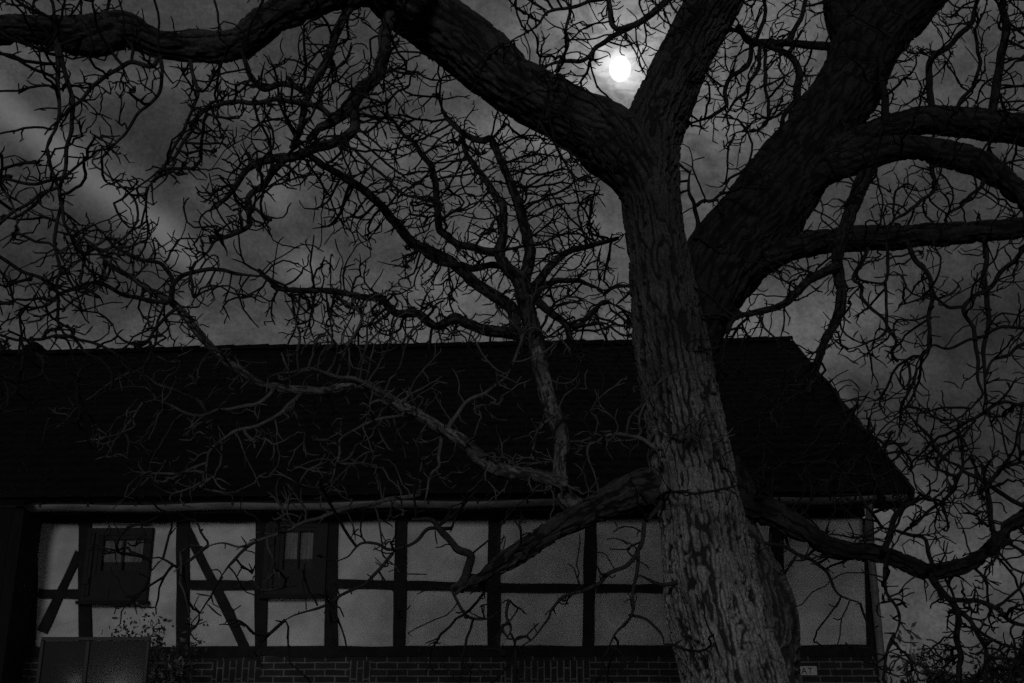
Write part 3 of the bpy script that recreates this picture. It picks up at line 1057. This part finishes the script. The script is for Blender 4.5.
# --- limbs: (material, Y0, Y1, r0, r1, pixel track)
LIMBS = [
    # the great left limb, running up and out of the frame
    ('bark', 6.5, 5.8, 0, 0, [(654, 215, 20), (640, 180, 26), (611, 142, 35), (571, 117, 29), (515, 86, 29), (470, 49, 31), (430, 18, 31), (392, -12, 28), (350, -60, 24), (300, -130, 18)]),
    # long low limb to the upper left
    ('bark_mid', 5.85, 5.1, 0, 0, [(425, 5, 22), (395, -14, 22), (340, -10, 18), (300, 6, 16), (266, 24, 15.5), (240, 43, 15), (200, 47, 14.5), (160, 45, 13), (126, 29, 17), (95, 35, 21), (50, 31, 14), (0, 28, 13), (-40, 30, 13), (-110, 20, 10)]),
    # dark right limb
    ('bark_dark', 6.75, 7.1, 0, 0, [(686, 400, 18), (692, 348, 26), (704, 302, 34), (727, 256, 40.5), (765, 210, 40), (800, 160, 36), (828, 120, 33), (850, 85, 32), (866, 48, 31), (890, 20, 29), (925, -15, 26), (970, -70, 20), (1010, -140, 14)]),
    ('bark_dark', 7.05, 7.2, 0, 0, [(860, 60, 24), (850, 25, 21), (842, -10, 20), (836, -70, 16), (850, -150, 11)]),
    # right side limbs
    ('bark_dark', 6.85, 6.4, 0, 0, [(780, 205, 14), (810, 178, 17), (840, 152, 15), (868, 136, 13), (890, 128, 13), (925, 120, 13), (965, 122, 15), (1016, 128, 15), (1070, 138, 14), (1130, 130, 11)]),
    ('bark_dark', 6.75, 6.3, 0, 0, [(800, 190, 12), (830, 168, 15), (862, 158, 14), (900, 147, 12), (940, 152, 13), (975, 161, 14), (999, 177, 12), (1024, 197, 11), (1060, 225, 10), (1110, 250, 8)]),
    ('bark_dark', 6.8, 6.2, 0, 0, [(735, 275, 17), (765, 258, 15), (800, 246, 12), (850, 239, 12), (900, 237, 11.5), (960, 233, 10.5), (1024, 227, 9.5), (1070, 222, 9), (1120, 205, 7)]),
    # hanging branch crossing in front of it
    ('bark_dark', 6.7, 6.3, 0, 0, [(872, 160, 8), (862, 182, 7.5), (850, 214, 7), (838, 252, 6), (839, 275, 5.5), (841, 290, 5), (840, 308, 5), (834, 325, 4.6), (825, 340, 4), (817, 367, 3.2), (808, 392, 2.4)]),
    ('bark_dark', 6.45, 6.3, 5, 2.2, [(838, 266), (812, 278), (799, 290), (784, 304), (758, 312), (735, 318), (728, 332)]),
    # low limb to the left, ending in a broken stub
    ('bark_mid', 6.62, 6.1, 0, 0, [(700, 462, 22), (676, 478, 22), (652, 488, 19), (620, 497, 16), (590, 512, 13), (560, 527, 11), (520, 552, 9.5), (490, 571, 7), (468, 583, 5), (453, 591, 4)]),
    ('bark_mid', 6.12, 6.0, 5, 2.5, [(460, 588), (466, 573), (471, 555), (456, 548), (443, 533), (430, 523), (412, 520)]),
    # upright shoot from that limb, in front of the roof
    ('bark_pale', 6.45, 6.69, 0, 0, [(590, 510, 9), (566, 500, 8), (560, 470, 7), (562, 440, 7.5), (553, 411, 8), (544, 385, 8), (538, 350, 8.5)]),
    ('bark_mid', 6.68, 6.75, 0, 0, [(541, 366, 7.5), (537, 345, 8.3), (530, 318, 8), (524, 292, 9), (518, 278, 8), (507, 268, 6), (499, 252, 5.5), (503, 236, 4.5), (503, 208, 4), (496, 196, 3.6), (486, 180, 3.2), (474, 165, 2.8), (466, 153, 2.5), (462, 136, 2)]),
    ('bark_mid', 6.72, 6.6, 6.5, 2.2, [(521, 290), (530, 255), (529, 245), (521, 214), (515, 194), (509, 179), (502, 163), (494, 145), (489, 139), (482, 141), (472, 138), (463, 132), (451, 122), (442, 110)]),
    ('bark_mid', 6.72, 6.4, 4, 2, [(512, 271), (496, 265), (478, 265), (462, 267), (440, 262), (418, 250)]),
    ('bark_mid', 6.72, 7.1, 5, 2, [(524, 296), (537, 283), (550, 267), (568, 252), (590, 246), (618, 238)]),
    ('bark_mid', 6.72, 7.1, 4, 1.8, [(528, 304), (544, 287), (562, 279), (580, 279), (595, 289), (606, 296)]),
    ('bark_mid', 6.72, 7.0, 4.5, 2.6, [(526, 292), (537, 301), (552, 313), (566, 325), (571, 340), (580, 362)]),
    ('bark_mid', 6.95, 7.2, 3, 1.6, [(566, 325), (580, 325), (586, 317), (595, 308), (604, 302), (618, 306)]),
    ('bark_mid', 6.75, 6.3, 0, 0, [(538, 345, 7), (522, 336, 7), (509, 333, 6), (488, 331, 5.5), (468, 324, 5), (455, 318, 5), (436, 326, 4.2), (418, 314, 4), (396, 313, 3.8), (380, 299, 3.6), (364, 297, 3.3), (345, 293, 3), (317, 290, 2.8), (282, 289, 2.6), (270, 281, 2.3), (258, 270, 2)]),
    ('bark_mid', 6.74, 6.2, 0, 0, [(515, 332, 6.5), (514, 312, 6.5), (502, 300, 6), (478, 285, 5.8), (464, 273, 5.6), (449, 260, 5.2), (429, 250, 5), (412, 242, 4.8), (395, 222, 4.6), (380, 205, 4.3), (364, 190, 4), (346, 179, 3.8), (327, 167, 3.4), (312, 158, 3), (300, 150, 2.5)]),
    ('bark_mid', 6.5, 6.2, 4.2, 2.8, [(494, 252), (459, 245), (445, 235), (437, 218), (436, 198), (434, 177), (425, 157), (412, 141), (400, 131), (392, 118)]),
    # cluster under the left limb
    ('bark_mid', 5.85, 5.7, 0, 0, [(392, 15, 7), (385, 35, 6.5), (384, 55, 6.5), (376, 76, 6.5), (360, 91, 7), (348, 109, 7), (333, 121, 5), (320, 128, 4), (308, 140, 3)]),
    ('bark_mid', 5.75, 5.6, 0, 0, [(352, 105, 5.5), (354, 128, 5), (337, 141, 5), (317, 147, 5), (298, 156, 4.5), (278, 158, 4.2), (257, 163, 3.8), (243, 173, 3.2), (233, 190, 2.6), (216, 208, 2)]),
    ('bark_mid', 5.6, 5.5, 3.8, 2, [(288, 157), (274, 171), (262, 188), (251, 198), (248, 218), (245, 227), (229, 235), (214, 240), (207, 250), (196, 262)]),
    ('bark_mid', 5.8, 5.6, 5, 3, [(366, -12), (350, 6), (336, 33), (327, 60), (313, 82), (305, 105), (301, 125), (292, 148)]),
    ('bark_mid', 5.65, 5.45, 3, 3, [(309, 92), (286, 86), (262, 88), (247, 72), (242, 52)]),
    ('bark_mid', 5.65, 5.3, 3, 1.6, [(330, 116), (317, 107), (278, 101), (258, 101), (219, 105), (200, 115), (186, 138), (160, 172), (146, 190)]),
    # branch lying before the roof and rising into the sky on the left
    ('bark_pale', 6.4, 5.9, 0, 0, [(566, 484, 7), (531, 475, 7), (498, 470, 7), (481, 459, 7), (461, 441, 6.5), (440, 428, 5.5), (418, 414, 5), (399, 404, 5), (385, 396, 5), (366, 385, 4.5), (345, 385, 4.2), (329, 390, 4.2), (298, 390, 4.2), (272, 386, 4), (254, 381, 4), (236, 368, 4), (221, 358, 4), (199, 334, 4), (182, 312, 3.8), (168, 300, 3.5), (148, 289, 2.8), (127, 275, 2.4), (109, 263, 2.1), (98, 250, 1.8), (84, 238, 1.5)]),
    ('bark_pale', 6.2, 6.0, 2.6, 1.3, [(392, 399), (364, 383), (340, 376), (312, 369), (289, 371), (268, 378)]),
    ('bark_pale', 6.3, 6.2, 2.6, 1.3, [(446, 431), (454, 418), (466, 404), (485, 394), (502, 380), (512, 366)]),
    ('bark_pale', 6.1, 5.9, 2.4, 1.2, [(302, 392), (290, 406), (272, 420), (248, 428), (228, 434), (216, 444), (206, 466), (204, 488)]),
    ('bark_pale', 6.1, 5.9, 2.2, 1.2, [(276, 386), (268, 396), (252, 405), (230, 411), (221, 410), (200, 414), (178, 410), (158, 402), (140, 402)]),
    ('bark_pale', 6.05, 5.8, 1.8, 1.1, [(206, 412), (196, 398), (172, 388), (150, 378), (128, 370)]),
    ('bark_pale', 6.2, 6.1, 1.8, 1.1, [(400, 403), (404, 412), (396, 416), (372, 420), (356, 428), (340, 438), (339, 456), (330, 478), (324, 490)]),
    ('bark_pale', 6.3, 6.2, 2, 1.1, [(442, 436), (438, 456), (440, 466), (432, 476), (426, 492), (424, 506)]),
    ('bark_pale', 6.4, 6.3, 1.8, 1.1, [(558, 412), (544, 424), (534, 440), (529, 460)]),
    ('bark_pale', 6.35, 6.4, 2.2, 1.2, [(655, 448), (640, 438), (616, 434), (596, 440), (588, 448), (594, 474)]),
    # sky branch forking up from it
    ('bark_mid', 5.95, 5.7, 2.8, 1.5, [(170, 302), (174, 284), (184, 272), (200, 269), (232, 272), (252, 276), (266, 277)]),
    ('bark_mid', 5.95, 5.7, 2.4, 1.4, [(172, 302), (172, 280), (165, 262), (146, 260), (128, 256), (108, 240), (92, 224)]),
    ('bark_mid', 5.95, 5.6, 2.4, 1.5, [(168, 303), (129, 297), (109, 288), (92, 282), (84, 285), (60, 295), (43, 307), (25, 308), (6, 300)]),
    ('bark_mid', 5.95, 5.7, 2, 1.2, [(177, 308), (160, 322), (150, 338), (132, 346), (118, 336), (112, 322)]),
    # hanging shoots at far left
    ('bark_mid', 5.25, 5.2, 2.6, 1.2, [(56, 38), (57, 78), (58, 117), (47, 148), (34, 168)]),
    ('bark_mid', 5.25, 5.3, 2.6, 1.4, [(58, 45), (67, 84), (72, 108), (72, 124), (69, 153), (63, 176), (62, 198), (66, 222), (73, 238), (84, 258), (80, 282)]),
    ('bark_mid', 5.2, 5.2, 2, 1.5, [(47, 149), (52, 165), (57, 180), (62, 198)]),
    ('bark_mid', 5.3, 5.2, 2.4, 1.7, [(158, 58), (154, 67), (146, 67), (128, 62), (115, 72), (101, 84), (73, 105), (58, 121), (45, 135)]),
    ('bark_mid', 5.2, 5.0, 1.8, 1.3, [(63, 179), (35, 181), (1, 178), (10, 204), (16, 226)]),
    ('bark_mid', 5.2, 5.0, 1.8, 1.5, [(60, 186), (27, 204), (0, 221), (-30, 234)]),
    ('bark_mid', 5.3, 5.1, 1.8, 2, [(60, 294), (39, 278), (20, 269), (0, 257), (-25, 240)]),
    ('bark_mid', 5.3, 5.5, 1.8, 1.4, [(63, 200), (58, 222), (57, 240), (57, 276), (58, 304), (61, 326), (70, 350), (82, 372)]),
    ('bark_mid', 5.4, 5.2, 1.6, 1.4, [(66, 336), (39, 337), (12, 338), (-20, 330)]),
    ('bark_mid', 5.3, 5.4, 2, 1.2, [(160, 56), (162, 80), (156, 96), (136, 118), (118, 138), (106, 154), (98, 165)]),
    ('bark_mid', 5.35, 5.5, 2, 1.2, [(190, 60), (196, 90), (190, 120), (176, 148), (150, 178), (124, 196)]),
    # twigs before the moon
    ('bark_mid', 6.4, 6.3, 4.5, 2.2, [(738, -40), (700, -26), (664, 3), (643, 20), (629, 27), (614, 27), (609, 4), (604, -20)]),
    ('bark_mid', 6.35, 6.2, 3, 1.5, [(632, 26), (604, 42), (582, 60), (569, 62), (548, 64), (526, 66)]),
    ('bark_mid', 5.9, 6.0, 2.6, 1.4, [(745, -55), (700, -40), (650, -14), (612, -6), (580, 4), (552, 12), (536, 28), (518, 38), (500, 44)]),
    ('bark_mid', 6.0, 6.0, 1.8, 1.2, [(570, 8), (568, 30), (563, 55), (556, 78), (548, 92)]),
    # cluster between the right fork and the dark limb
    ('bark_dark', 7.0, 6.9, 4.5, 3, [(848, 46), (820, 46), (790, 43), (768, 42), (750, 41), (738, 26)]),
    ('bark_dark', 7.0, 6.9, 4.5, 2.6, [(812, 118), (800, 104), (797, 92), (799, 73), (791, 57), (768, 46), (754, 40)]),
    ('bark_dark', 6.9, 6.8, 2.6, 1.6, [(752, 42), (748, 64), (728, 80), (726, 100), (721, 110), (700, 119), (680, 124)]),
    ('bark_dark', 6.9, 6.8, 2.2, 1.4, [(760, 44), (758, 66), (752, 80), (744, 94), (730, 106), (722, 122)]),
    ('bark_dark', 6.9, 6.8, 2.0, 1.3, [(764, 46), (766, 80), (768, 112), (758, 128), (740, 132), (730, 136)]),
    ('bark_dark', 6.9, 6.9, 2.2, 1.4, [(750, 38), (730, 30), (718, 46), (704, 64), (690, 76)]),
    ('bark_dark', 6.9, 6.9, 2.2, 1.4, [(756, 40), (766, 16), (764, -8), (772, -34)]),
    ('bark_dark', 6.95, 6.9, 2.6, 1.6, [(795, 100), (784, 118), (778, 140), (772, 152)]),
    ('bark_dark', 6.95, 6.9, 3, 1.6, [(786, 44), (800, 22), (806, -4), (815, -30)]),
    # little upright shoot in the crotch
    ('bark_dark', 6.8, 6.7, 2.8, 1.6, [(684, 262), (692, 240), (698, 225), (696, 205), (689, 193), (688, 178), (691, 170)]),
    ('bark_dark', 6.72, 6.65, 2, 1.3, [(696, 206), (704, 201), (714, 200), (722, 190), (728, 182)]),
    # shoots on the upper right
    ('bark_dark', 6.6, 6.5, 4, 2, [(886, 122), (884, 95), (880, 64), (890, 40), (905, 20)]),
    ('bark_dark', 6.6, 6.4, 3.6, 2.2, [(931, 114), (931, 97), (929, 64), (950, 45), (966, 30), (976, 5), (985, -25)]),
    ('bark_dark', 6.5, 6.3, 4.5, 3, [(991, 120), (996, 90), (999, 67), (1006, 30), (1003, -5), (1012, -50)]),
    ('bark_dark', 6.5, 6.4, 2.2, 1.4, [(955, 112), (972, 84), (980, 60), (976, 32), (988, 0)]),
    ('bark_dark', 6.6, 6.5, 2.2, 1.3, [(931, 160), (932, 188), (918, 206), (898, 216), (884, 236)]),
    ('bark_dark', 6.5, 6.4, 2.2, 1.3, [(985, 172), (978, 190), (964, 204), (948, 214), (942, 228)]),
    # hanging shoots on the right
    ('bark_dark', 6.5, 6.3, 2.8, 1.5, [(906, 240), (914, 256), (924, 271), (930, 289), (931, 318), (929, 345), (918, 360), (916, 374)]),
    ('bark_dark', 6.4, 6.2, 2.8, 1.8, [(984, 230), (985, 262), (986, 287), (990, 322), (983, 348), (985, 380), (984, 410)]),
    ('bark_dark', 6.3, 6.2, 2.6, 1.7, [(1050, 222), (1023, 250), (1004, 272), (988, 288), (965, 306), (974, 328), (977, 350), (979, 376), (984, 396), (966, 412), (962, 420)]),
    ('bark_dark', 6.3, 6.2, 1.8, 1.3, [(965, 307), (951, 307), (941, 302), (932, 295), (916, 300), (903, 304)]),
    ('bark_dark', 6.4, 6.3, 2.2, 1.4, [(868, 248), (862, 262), (855, 277), (861, 284), (860, 297), (871, 307), (886, 320), (888, 330), (877, 339), (864, 347), (848, 349)]),
    ('bark_dark', 6.4, 6.3, 1.8, 1.4, [(886, 244), (888, 262), (885, 281), (862, 283)]),
    ('bark_dark', 6.4, 6.3, 1.6, 1.2, [(885, 281), (886, 304), (888, 328), (896, 340), (906, 352)]),
    ('bark_dark', 6.3, 6.2, 2, 1.4, [(1095, 240), (1072, 290), (1040, 322), (1012, 328), (990, 330), (972, 339), (951, 349), (934, 347), (920, 356), (908, 362), (890, 360)]),
    ('bark_dark', 6.2, 6.2, 2.4, 1.5, [(1105, 250), (1085, 300), (1050, 330), (1024, 344), (1006, 355), (990, 362), (986, 390), (985, 412)]),
    ('bark_dark', 6.3, 6.3, 2, 1.3, [(815, 372), (828, 384), (843, 402), (850, 420), (872, 436), (884, 448), (881, 468), (884, 486)]),
    ('bark_dark', 6.3, 6.2, 2.2, 1.4, [(1108, 432), (1080, 410), (1050, 398), (1020, 404), (1002, 402), (985, 412), (966, 432), (968, 448), (974, 462)]),
    # low limb to the right, sweeping up out of the frame
    ('bark_dark', 6.6, 5.9, 0, 0, [(718, 472, 24), (734, 492, 20), (752, 506, 15), (780, 517, 12), (806, 532, 10), (826, 546, 9), (847, 551, 8.5), (868, 552, 8), (888, 555, 7.5), (909, 564, 7.5), (928, 572, 7), (947, 570, 6.5), (973, 562, 6), (994, 546, 6), (1010, 527, 6), (1024, 517, 6), (1060, 490, 5.5), (1110, 430, 4)]),
    ('bark_dark', 6.1, 6.1, 3.6, 2.6, [(929, 574), (941, 594), (956, 609), (959, 635), (961, 672), (958, 700)]),
    ('bark_dark', 6.1, 6.0, 2.6, 1.5, [(957, 609), (970, 620), (982, 641), (988, 660), (985, 690)]),
    ('bark_dark', 6.1, 5.9, 2.6, 1.8, [(948, 600), (973, 601), (994, 609), (1020, 624), (1050, 632)]),
    ('bark_dark', 6.2, 6.3, 3.6, 2.2, [(884, 552), (890, 530), (898, 514), (912, 504), (930, 496)]),
    ('bark_dark', 5.95, 6.0, 3, 1.8, [(995, 545), (991, 521), (988, 492), (1000, 470), (1014, 462), (1040, 458)]),
    ('bark_dark', 6.15, 6.1, 2.2, 1.6, [(935, 572), (930, 556), (924, 540), (910, 534), (890, 530), (876, 527)]),
    ('bark_dark', 6.0, 6.1, 2.6, 1.7, [(1036, 510), (1012, 500), (994, 488), (968, 474), (956, 464), (940, 458)]),
    ('bark_dark', 6.0, 6.2, 2, 1.4, [(962, 470), (950, 492), (934, 508), (920, 520), (906, 530)]),
    ('bark_dark', 6.6, 6.5, 2.4, 1.5, [(730, 545), (756, 545), (783, 546), (800, 556), (822, 567), (830, 583), (841, 596), (860, 603)]),
    ('bark_dark', 6.2, 6.1, 2, 1.3, [(886, 558), (886, 590), (899, 612), (893, 640)]),
    # shoots in front of the plaster wall
    ('bark_pale', 6.35, 6.0, 2.4, 1.4, [(420, 494), (380, 503), (345, 509), (318, 519), (293, 528), (270, 536), (243, 544), (222, 544), (202, 547)]),
    ('bark_mid', 6.1, 6.0, 2, 1.3, [(262, 538), (240, 552), (226, 572), (220, 580)]),
    ('bark_mid', 6.1, 5.9, 1.8, 1.2, [(208, 546), (190, 560), (176, 566), (160, 558), (150, 560)]),
    ('bark_mid', 6.1, 6.0, 2, 1.3, [(452, 528), (430, 530), (408, 546), (391, 552), (376, 543), (361, 542), (346, 556), (336, 562)]),
    ('bark_mid', 6.1, 6.0, 1.8, 1.2, [(393, 553), (378, 570), (366, 582), (356, 588), (332, 600), (300, 612), (285, 620)]),
    ('bark_mid', 6.1, 6.1, 1.7, 1.2, [(452, 590), (458, 602), (470, 616), (488, 618), (498, 612)]),
    ('bark_mid', 6.35, 6.2, 2.4, 1.4, [(668, 492), (648, 522), (638, 550), (630, 562), (610, 574), (597, 585), (574, 594), (552, 608), (546, 622), (530, 640), (518, 650)]),
    ('bark_mid', 6.3, 6.2, 2, 1.2, [(638, 550), (638, 572), (634, 596), (629, 615), (616, 634), (604, 655)]),
    ('bark_mid', 6.35, 6.2, 2.4, 1.4, [(684, 580), (664, 583), (648, 578), (638, 574)]),
    ('bark_mid', 6.3, 6.2, 1.6, 1.1, [(629, 615), (645, 618), (660, 632), (664, 648)]),
    ('bark_mid', 6.1, 6.1, 1.8, 1.2, [(509, 600), (506, 616), (512, 630), (506, 640)]),
]

limb_objs = []
limb_mats = []
FAM = ('bark_mid', 'bark_dark')
for li, (mat, Y0, Y1, r0, r1, pts) in enumerate(LIMBS):
    P4 = traced(pts, Y0, Y1, r0, r1)
    rmax = P4[:, 3].max()
    big = rmax > .028
    step = max(.010, min(.03, rmax * .10)) if big else .018
    P = catmull(P4, step)
    mb = MB()
    if big:
        sides = int(np.clip(2 * math.pi * rmax / .011, 24, 150))
        add_tube(mb, P, sides=sides, amp=min(.026, rmax * .16), freq=19 if rmax > .08 else 36, stretch=4.2, lump=.26 if li == 1 else .13, seed=li + 10, jit=.010)
    else:
        # knobbly thin branch, drawn out to a fine tip
        tt_ = np.linspace(0, 1, len(P))
        P[:, 3] *= np.interp(tt_, [0, .7, 1], [1, 1, .45])
        P[:, 3] *= 1 + .22 * perlin(np.stack([np.arange(len(P)) * .35, np.full(len(P), li * 2.3), np.zeros(len(P))], 1))
        add_tube(mb, P, sides=9, amp=0, freq=1, stretch=1, lump=.10, seed=li + 10, jit=.035)
    o = mb.build("limb" if big else "branch", M[mat], tree, smooth=True, attr=True)
    limb_objs.append(o)
    limb_mats.append(mat)
    sample_from(P, li)

# --- fine twigs: grown towards free space around the traced branches (space colonisation)
S_px = np.array([[s[0], s[1]] for s in SAMPLES])
S_Y = np.array([s[2] for s in SAMPLES])
S_li = np.array([s[4] for s in SAMPLES])
S_pos = np.array([s[5] for s in SAMPLES])
S_rpx = np.array([s[6] for s in SAMPLES])

seed_ok = (S_rpx < 7.5) | (rng.random(len(S_rpx)) < .06)
N_pos = [p for p in S_pos[seed_ok]]
N_li = list(S_li[seed_ok])
N_par = [-1] * len(N_pos)
N_dir = [np.zeros(3)] * len(N_pos)

# attraction points: even over the crown, thinner where the photo shows open sky
GAPS = [(470, 25, 45), (455, 5, 30), (170, 10, 45), (215, 10, 30), (15, 110, 45), (700, 160, 22), (655, 40, 12), (620, 95, 26), (655, 220, 60), (960, 375, 42), (990, 440, 15), (880, 300, 18), (805, 320, 16),
        (250, 260, 26), (290, 215, 26), (150, 130, 34), (40, 100, 22), (30, 240, 24), (90, 200, 20), (180, 210, 25), (250, 330, 32), (110, 320, 26), (955, 320, 24), (830, 610, 40), (300, 630, 40), (360, 630, 35), (450, 625, 28), (540, 560, 30), (555, 630, 22), (740, 600, 40), (700, 560, 60), (720, 640, 80), (590, 285, 8), (540, 318, 12), (480, 300, 18), (1010, 500, 18), (900, 620, 18), (930, 620, 16)]
GA = np.array(GAPS, float)
kd2 = kdtree.KDTree(len(S_px))
for i, p in enumerate(S_px):
    kd2.insert((p[0], p[1], 0), i)
kd2.balance()
att = []
NA = 22000
cand = np.stack([rng.uniform(-70, 1094, NA), rng.uniform(-80, 700, NA)], 1)
extra = [np.stack([rng.uniform(a, c, k), rng.uniform(b, d, k)], 1) for (a, b, c, d, k) in ((180, 70, 420, 230, 1500), (400, 130, 640, 345, 3000), (290, 290, 410, 346, 600), (60, 220, 200, 345, 700), (720, 0, 800, 140, 500), (840, 390, 1020, 520, 1200), (930, 590, 1024, 683, 300))]
cand = np.concatenate([cand] + extra)
rng.shuffle(cand)
for (x, y) in cand:
    if len(att) > 12500:
        break
    dd = np.hypot(GA[:, 0] - x, GA[:, 1] - y) - GA[:, 2]
    if dd.min() < 0 and rng.random() < .93:
        continue
    if 350 < y < 505 and x < 640 and rng.random() < .35:
        continue
    if y > 505 and x < 690 and rng.random() < .80:
        continue
    if y > 505 and x >= 690 and x < 880 and rng.random() < .6:
        continue
    res = kd2.find_n((x, y, 0), 6)
    if res[0][2] > 72:
        continue
    i = res[rng.integers(len(res))][1]
    yd = S_Y[i] + rng.normal() * .30
    att.append(at(x, y, float(np.clip(yd, 4.6, 8.0))))
att = np.array(att)
alive = np.ones(len(att), bool)
STEP, DI, DK = .055, .50, .066
active_from = 0
for it in range(52):
    n_now = len(N_pos)
    kd = kdtree.KDTree(n_now)
    for i, p in enumerate(N_pos):
        kd.insert(p, i)
    kd.balance()
    acc = {}
    for ai in np.nonzero(alive)[0]:
        co, i, dist = kd.find(att[ai])
        if dist < DK:
            alive[ai] = False
            continue
        if dist < DI:
            v = (att[ai] - np.array(co)) / dist
            if i in acc:
                acc[i] = acc[i] + v
            else:
                acc[i] = v
    if not acc:
        break
    for i, v in acc.items():
        nv = np.linalg.norm(v)
        if nv < .25:
            v = v + rng.normal(size=3) * .6
            nv = np.linalg.norm(v)
        v = v / nv + N_dir[i] * .75 + rng.normal(size=3) * .26 + np.array([0, 0, -.04])
        v /= np.linalg.norm(v)
        newp = np.array(N_pos[i]) + v * STEP * (.8 + .4 * rng.random())
        dm = newp - CAM
        if dm @ MOON_DIR > np.linalg.norm(dm) * math.cos(17 / F_PX):
            continue
        N_pos.append(newp)
        N_par.append(i)
        N_li.append(N_li[i])
        N_dir.append(v)
# short knobbly spurs along the twigs
n_sc = len(N_pos)
for i in range(len(N_pos)):
    if N_par[i] < 0 and rng.random() > .22:
        continue
    if N_par[i] >= 0 and rng.random() > .34:
        continue
    base_d = N_dir[i] if N_par[i] >= 0 else rng.normal(size=3)
    d = base_d * .9 + rng.normal(size=3) * .6
    d /= np.linalg.norm(d)
    par = i
    for k in range(rng.integers(1, 5)):
        d = d + rng.normal(size=3) * .38
        d /= np.linalg.norm(d)
        N_pos.append(np.array(N_pos[par]) + d * (.020 + .016 * rng.random()))
        N_par.append(par)
        N_li.append(N_li[par])
        N_dir.append(d)
        par = len(N_pos) - 1
POS = np.array(N_pos)
PAR = np.array(N_par)
LI = np.array(N_li)
NN = len(POS)
# pipe-model radii
RT = .0036
acc_r = np.zeros(NN)
rad = np.zeros(NN)
for i in range(NN - 1, -1, -1):
    rad[i] = max(RT, acc_r[i] ** (1 / 2.6)) if acc_r[i] > 0 else RT
    if PAR[i] >= 0:
        acc_r[PAR[i]] += rad[i] ** 2.6
rad = np.minimum(rad, .0095)
tipless = np.ones(NN, bool)
tipless[PAR[PAR >= 0]] = False
rad[tipless] *= .72
rad[n_sc:] *= 1.0 + .35 * rng.random(NN - n_sc)
DIRS = np.zeros((NN, 3))
ok = PAR >= 0
DIRS[ok] = POS[ok] - POS[PAR[ok]]
first_child = {}
for i in np.nonzero(ok)[0]:
    if PAR[i] not in first_child:
        first_child[PAR[i]] = i
for p, c in first_child.items():
    d = POS[c] - POS[p]
    DIRS[p] = DIRS[p] + d
nrmz = np.linalg.norm(DIRS, axis=1)
DIRS[nrmz < 1e-9] = (0, 0, 1)
DIRS /= np.linalg.norm(DIRS, axis=1)[:, None]
a = np.cross(DIRS, np.array([.12, .97, .21]))
a /= np.linalg.norm(a, axis=1)[:, None] + 1e-9
b_ = np.cross(DIRS, a)
SD = 5
an = np.arange(SD) * 2 * math.pi / SD
RING = POS[:, None] + rad[:, None, None] * (np.cos(an)[None, :, None] * a[:, None] + np.sin(an)[None, :, None] * b_[:, None])
for li in range(len(LIMBS)):
    sel = np.nonzero((LI == li) & ok)[0]
    if len(sel) < 2:
        continue
    used = np.unique(np.concatenate([sel, PAR[sel]]))
    remap = np.full(NN, -1)
    remap[used] = np.arange(len(used))
    V = RING[used].reshape(-1, 3) - TO
    c, p = remap[sel], remap[PAR[sel]]
    fs = []
    for k in range(SD):
        k2 = (k + 1) % SD
        fs.append(np.stack([p * SD + k, p * SD + k2, c * SD + k2, c * SD + k], 1))
    pale = limb_mats[li] == 'bark_pale'
    t = MB().add(V, np.concatenate(fs)).build("twigs", M['twig_pale' if pale else 'twig'], limb_objs[li], smooth=True)
    t["kind"] = "stuff"
print("twig nodes", NN, "attractors left", alive.sum())
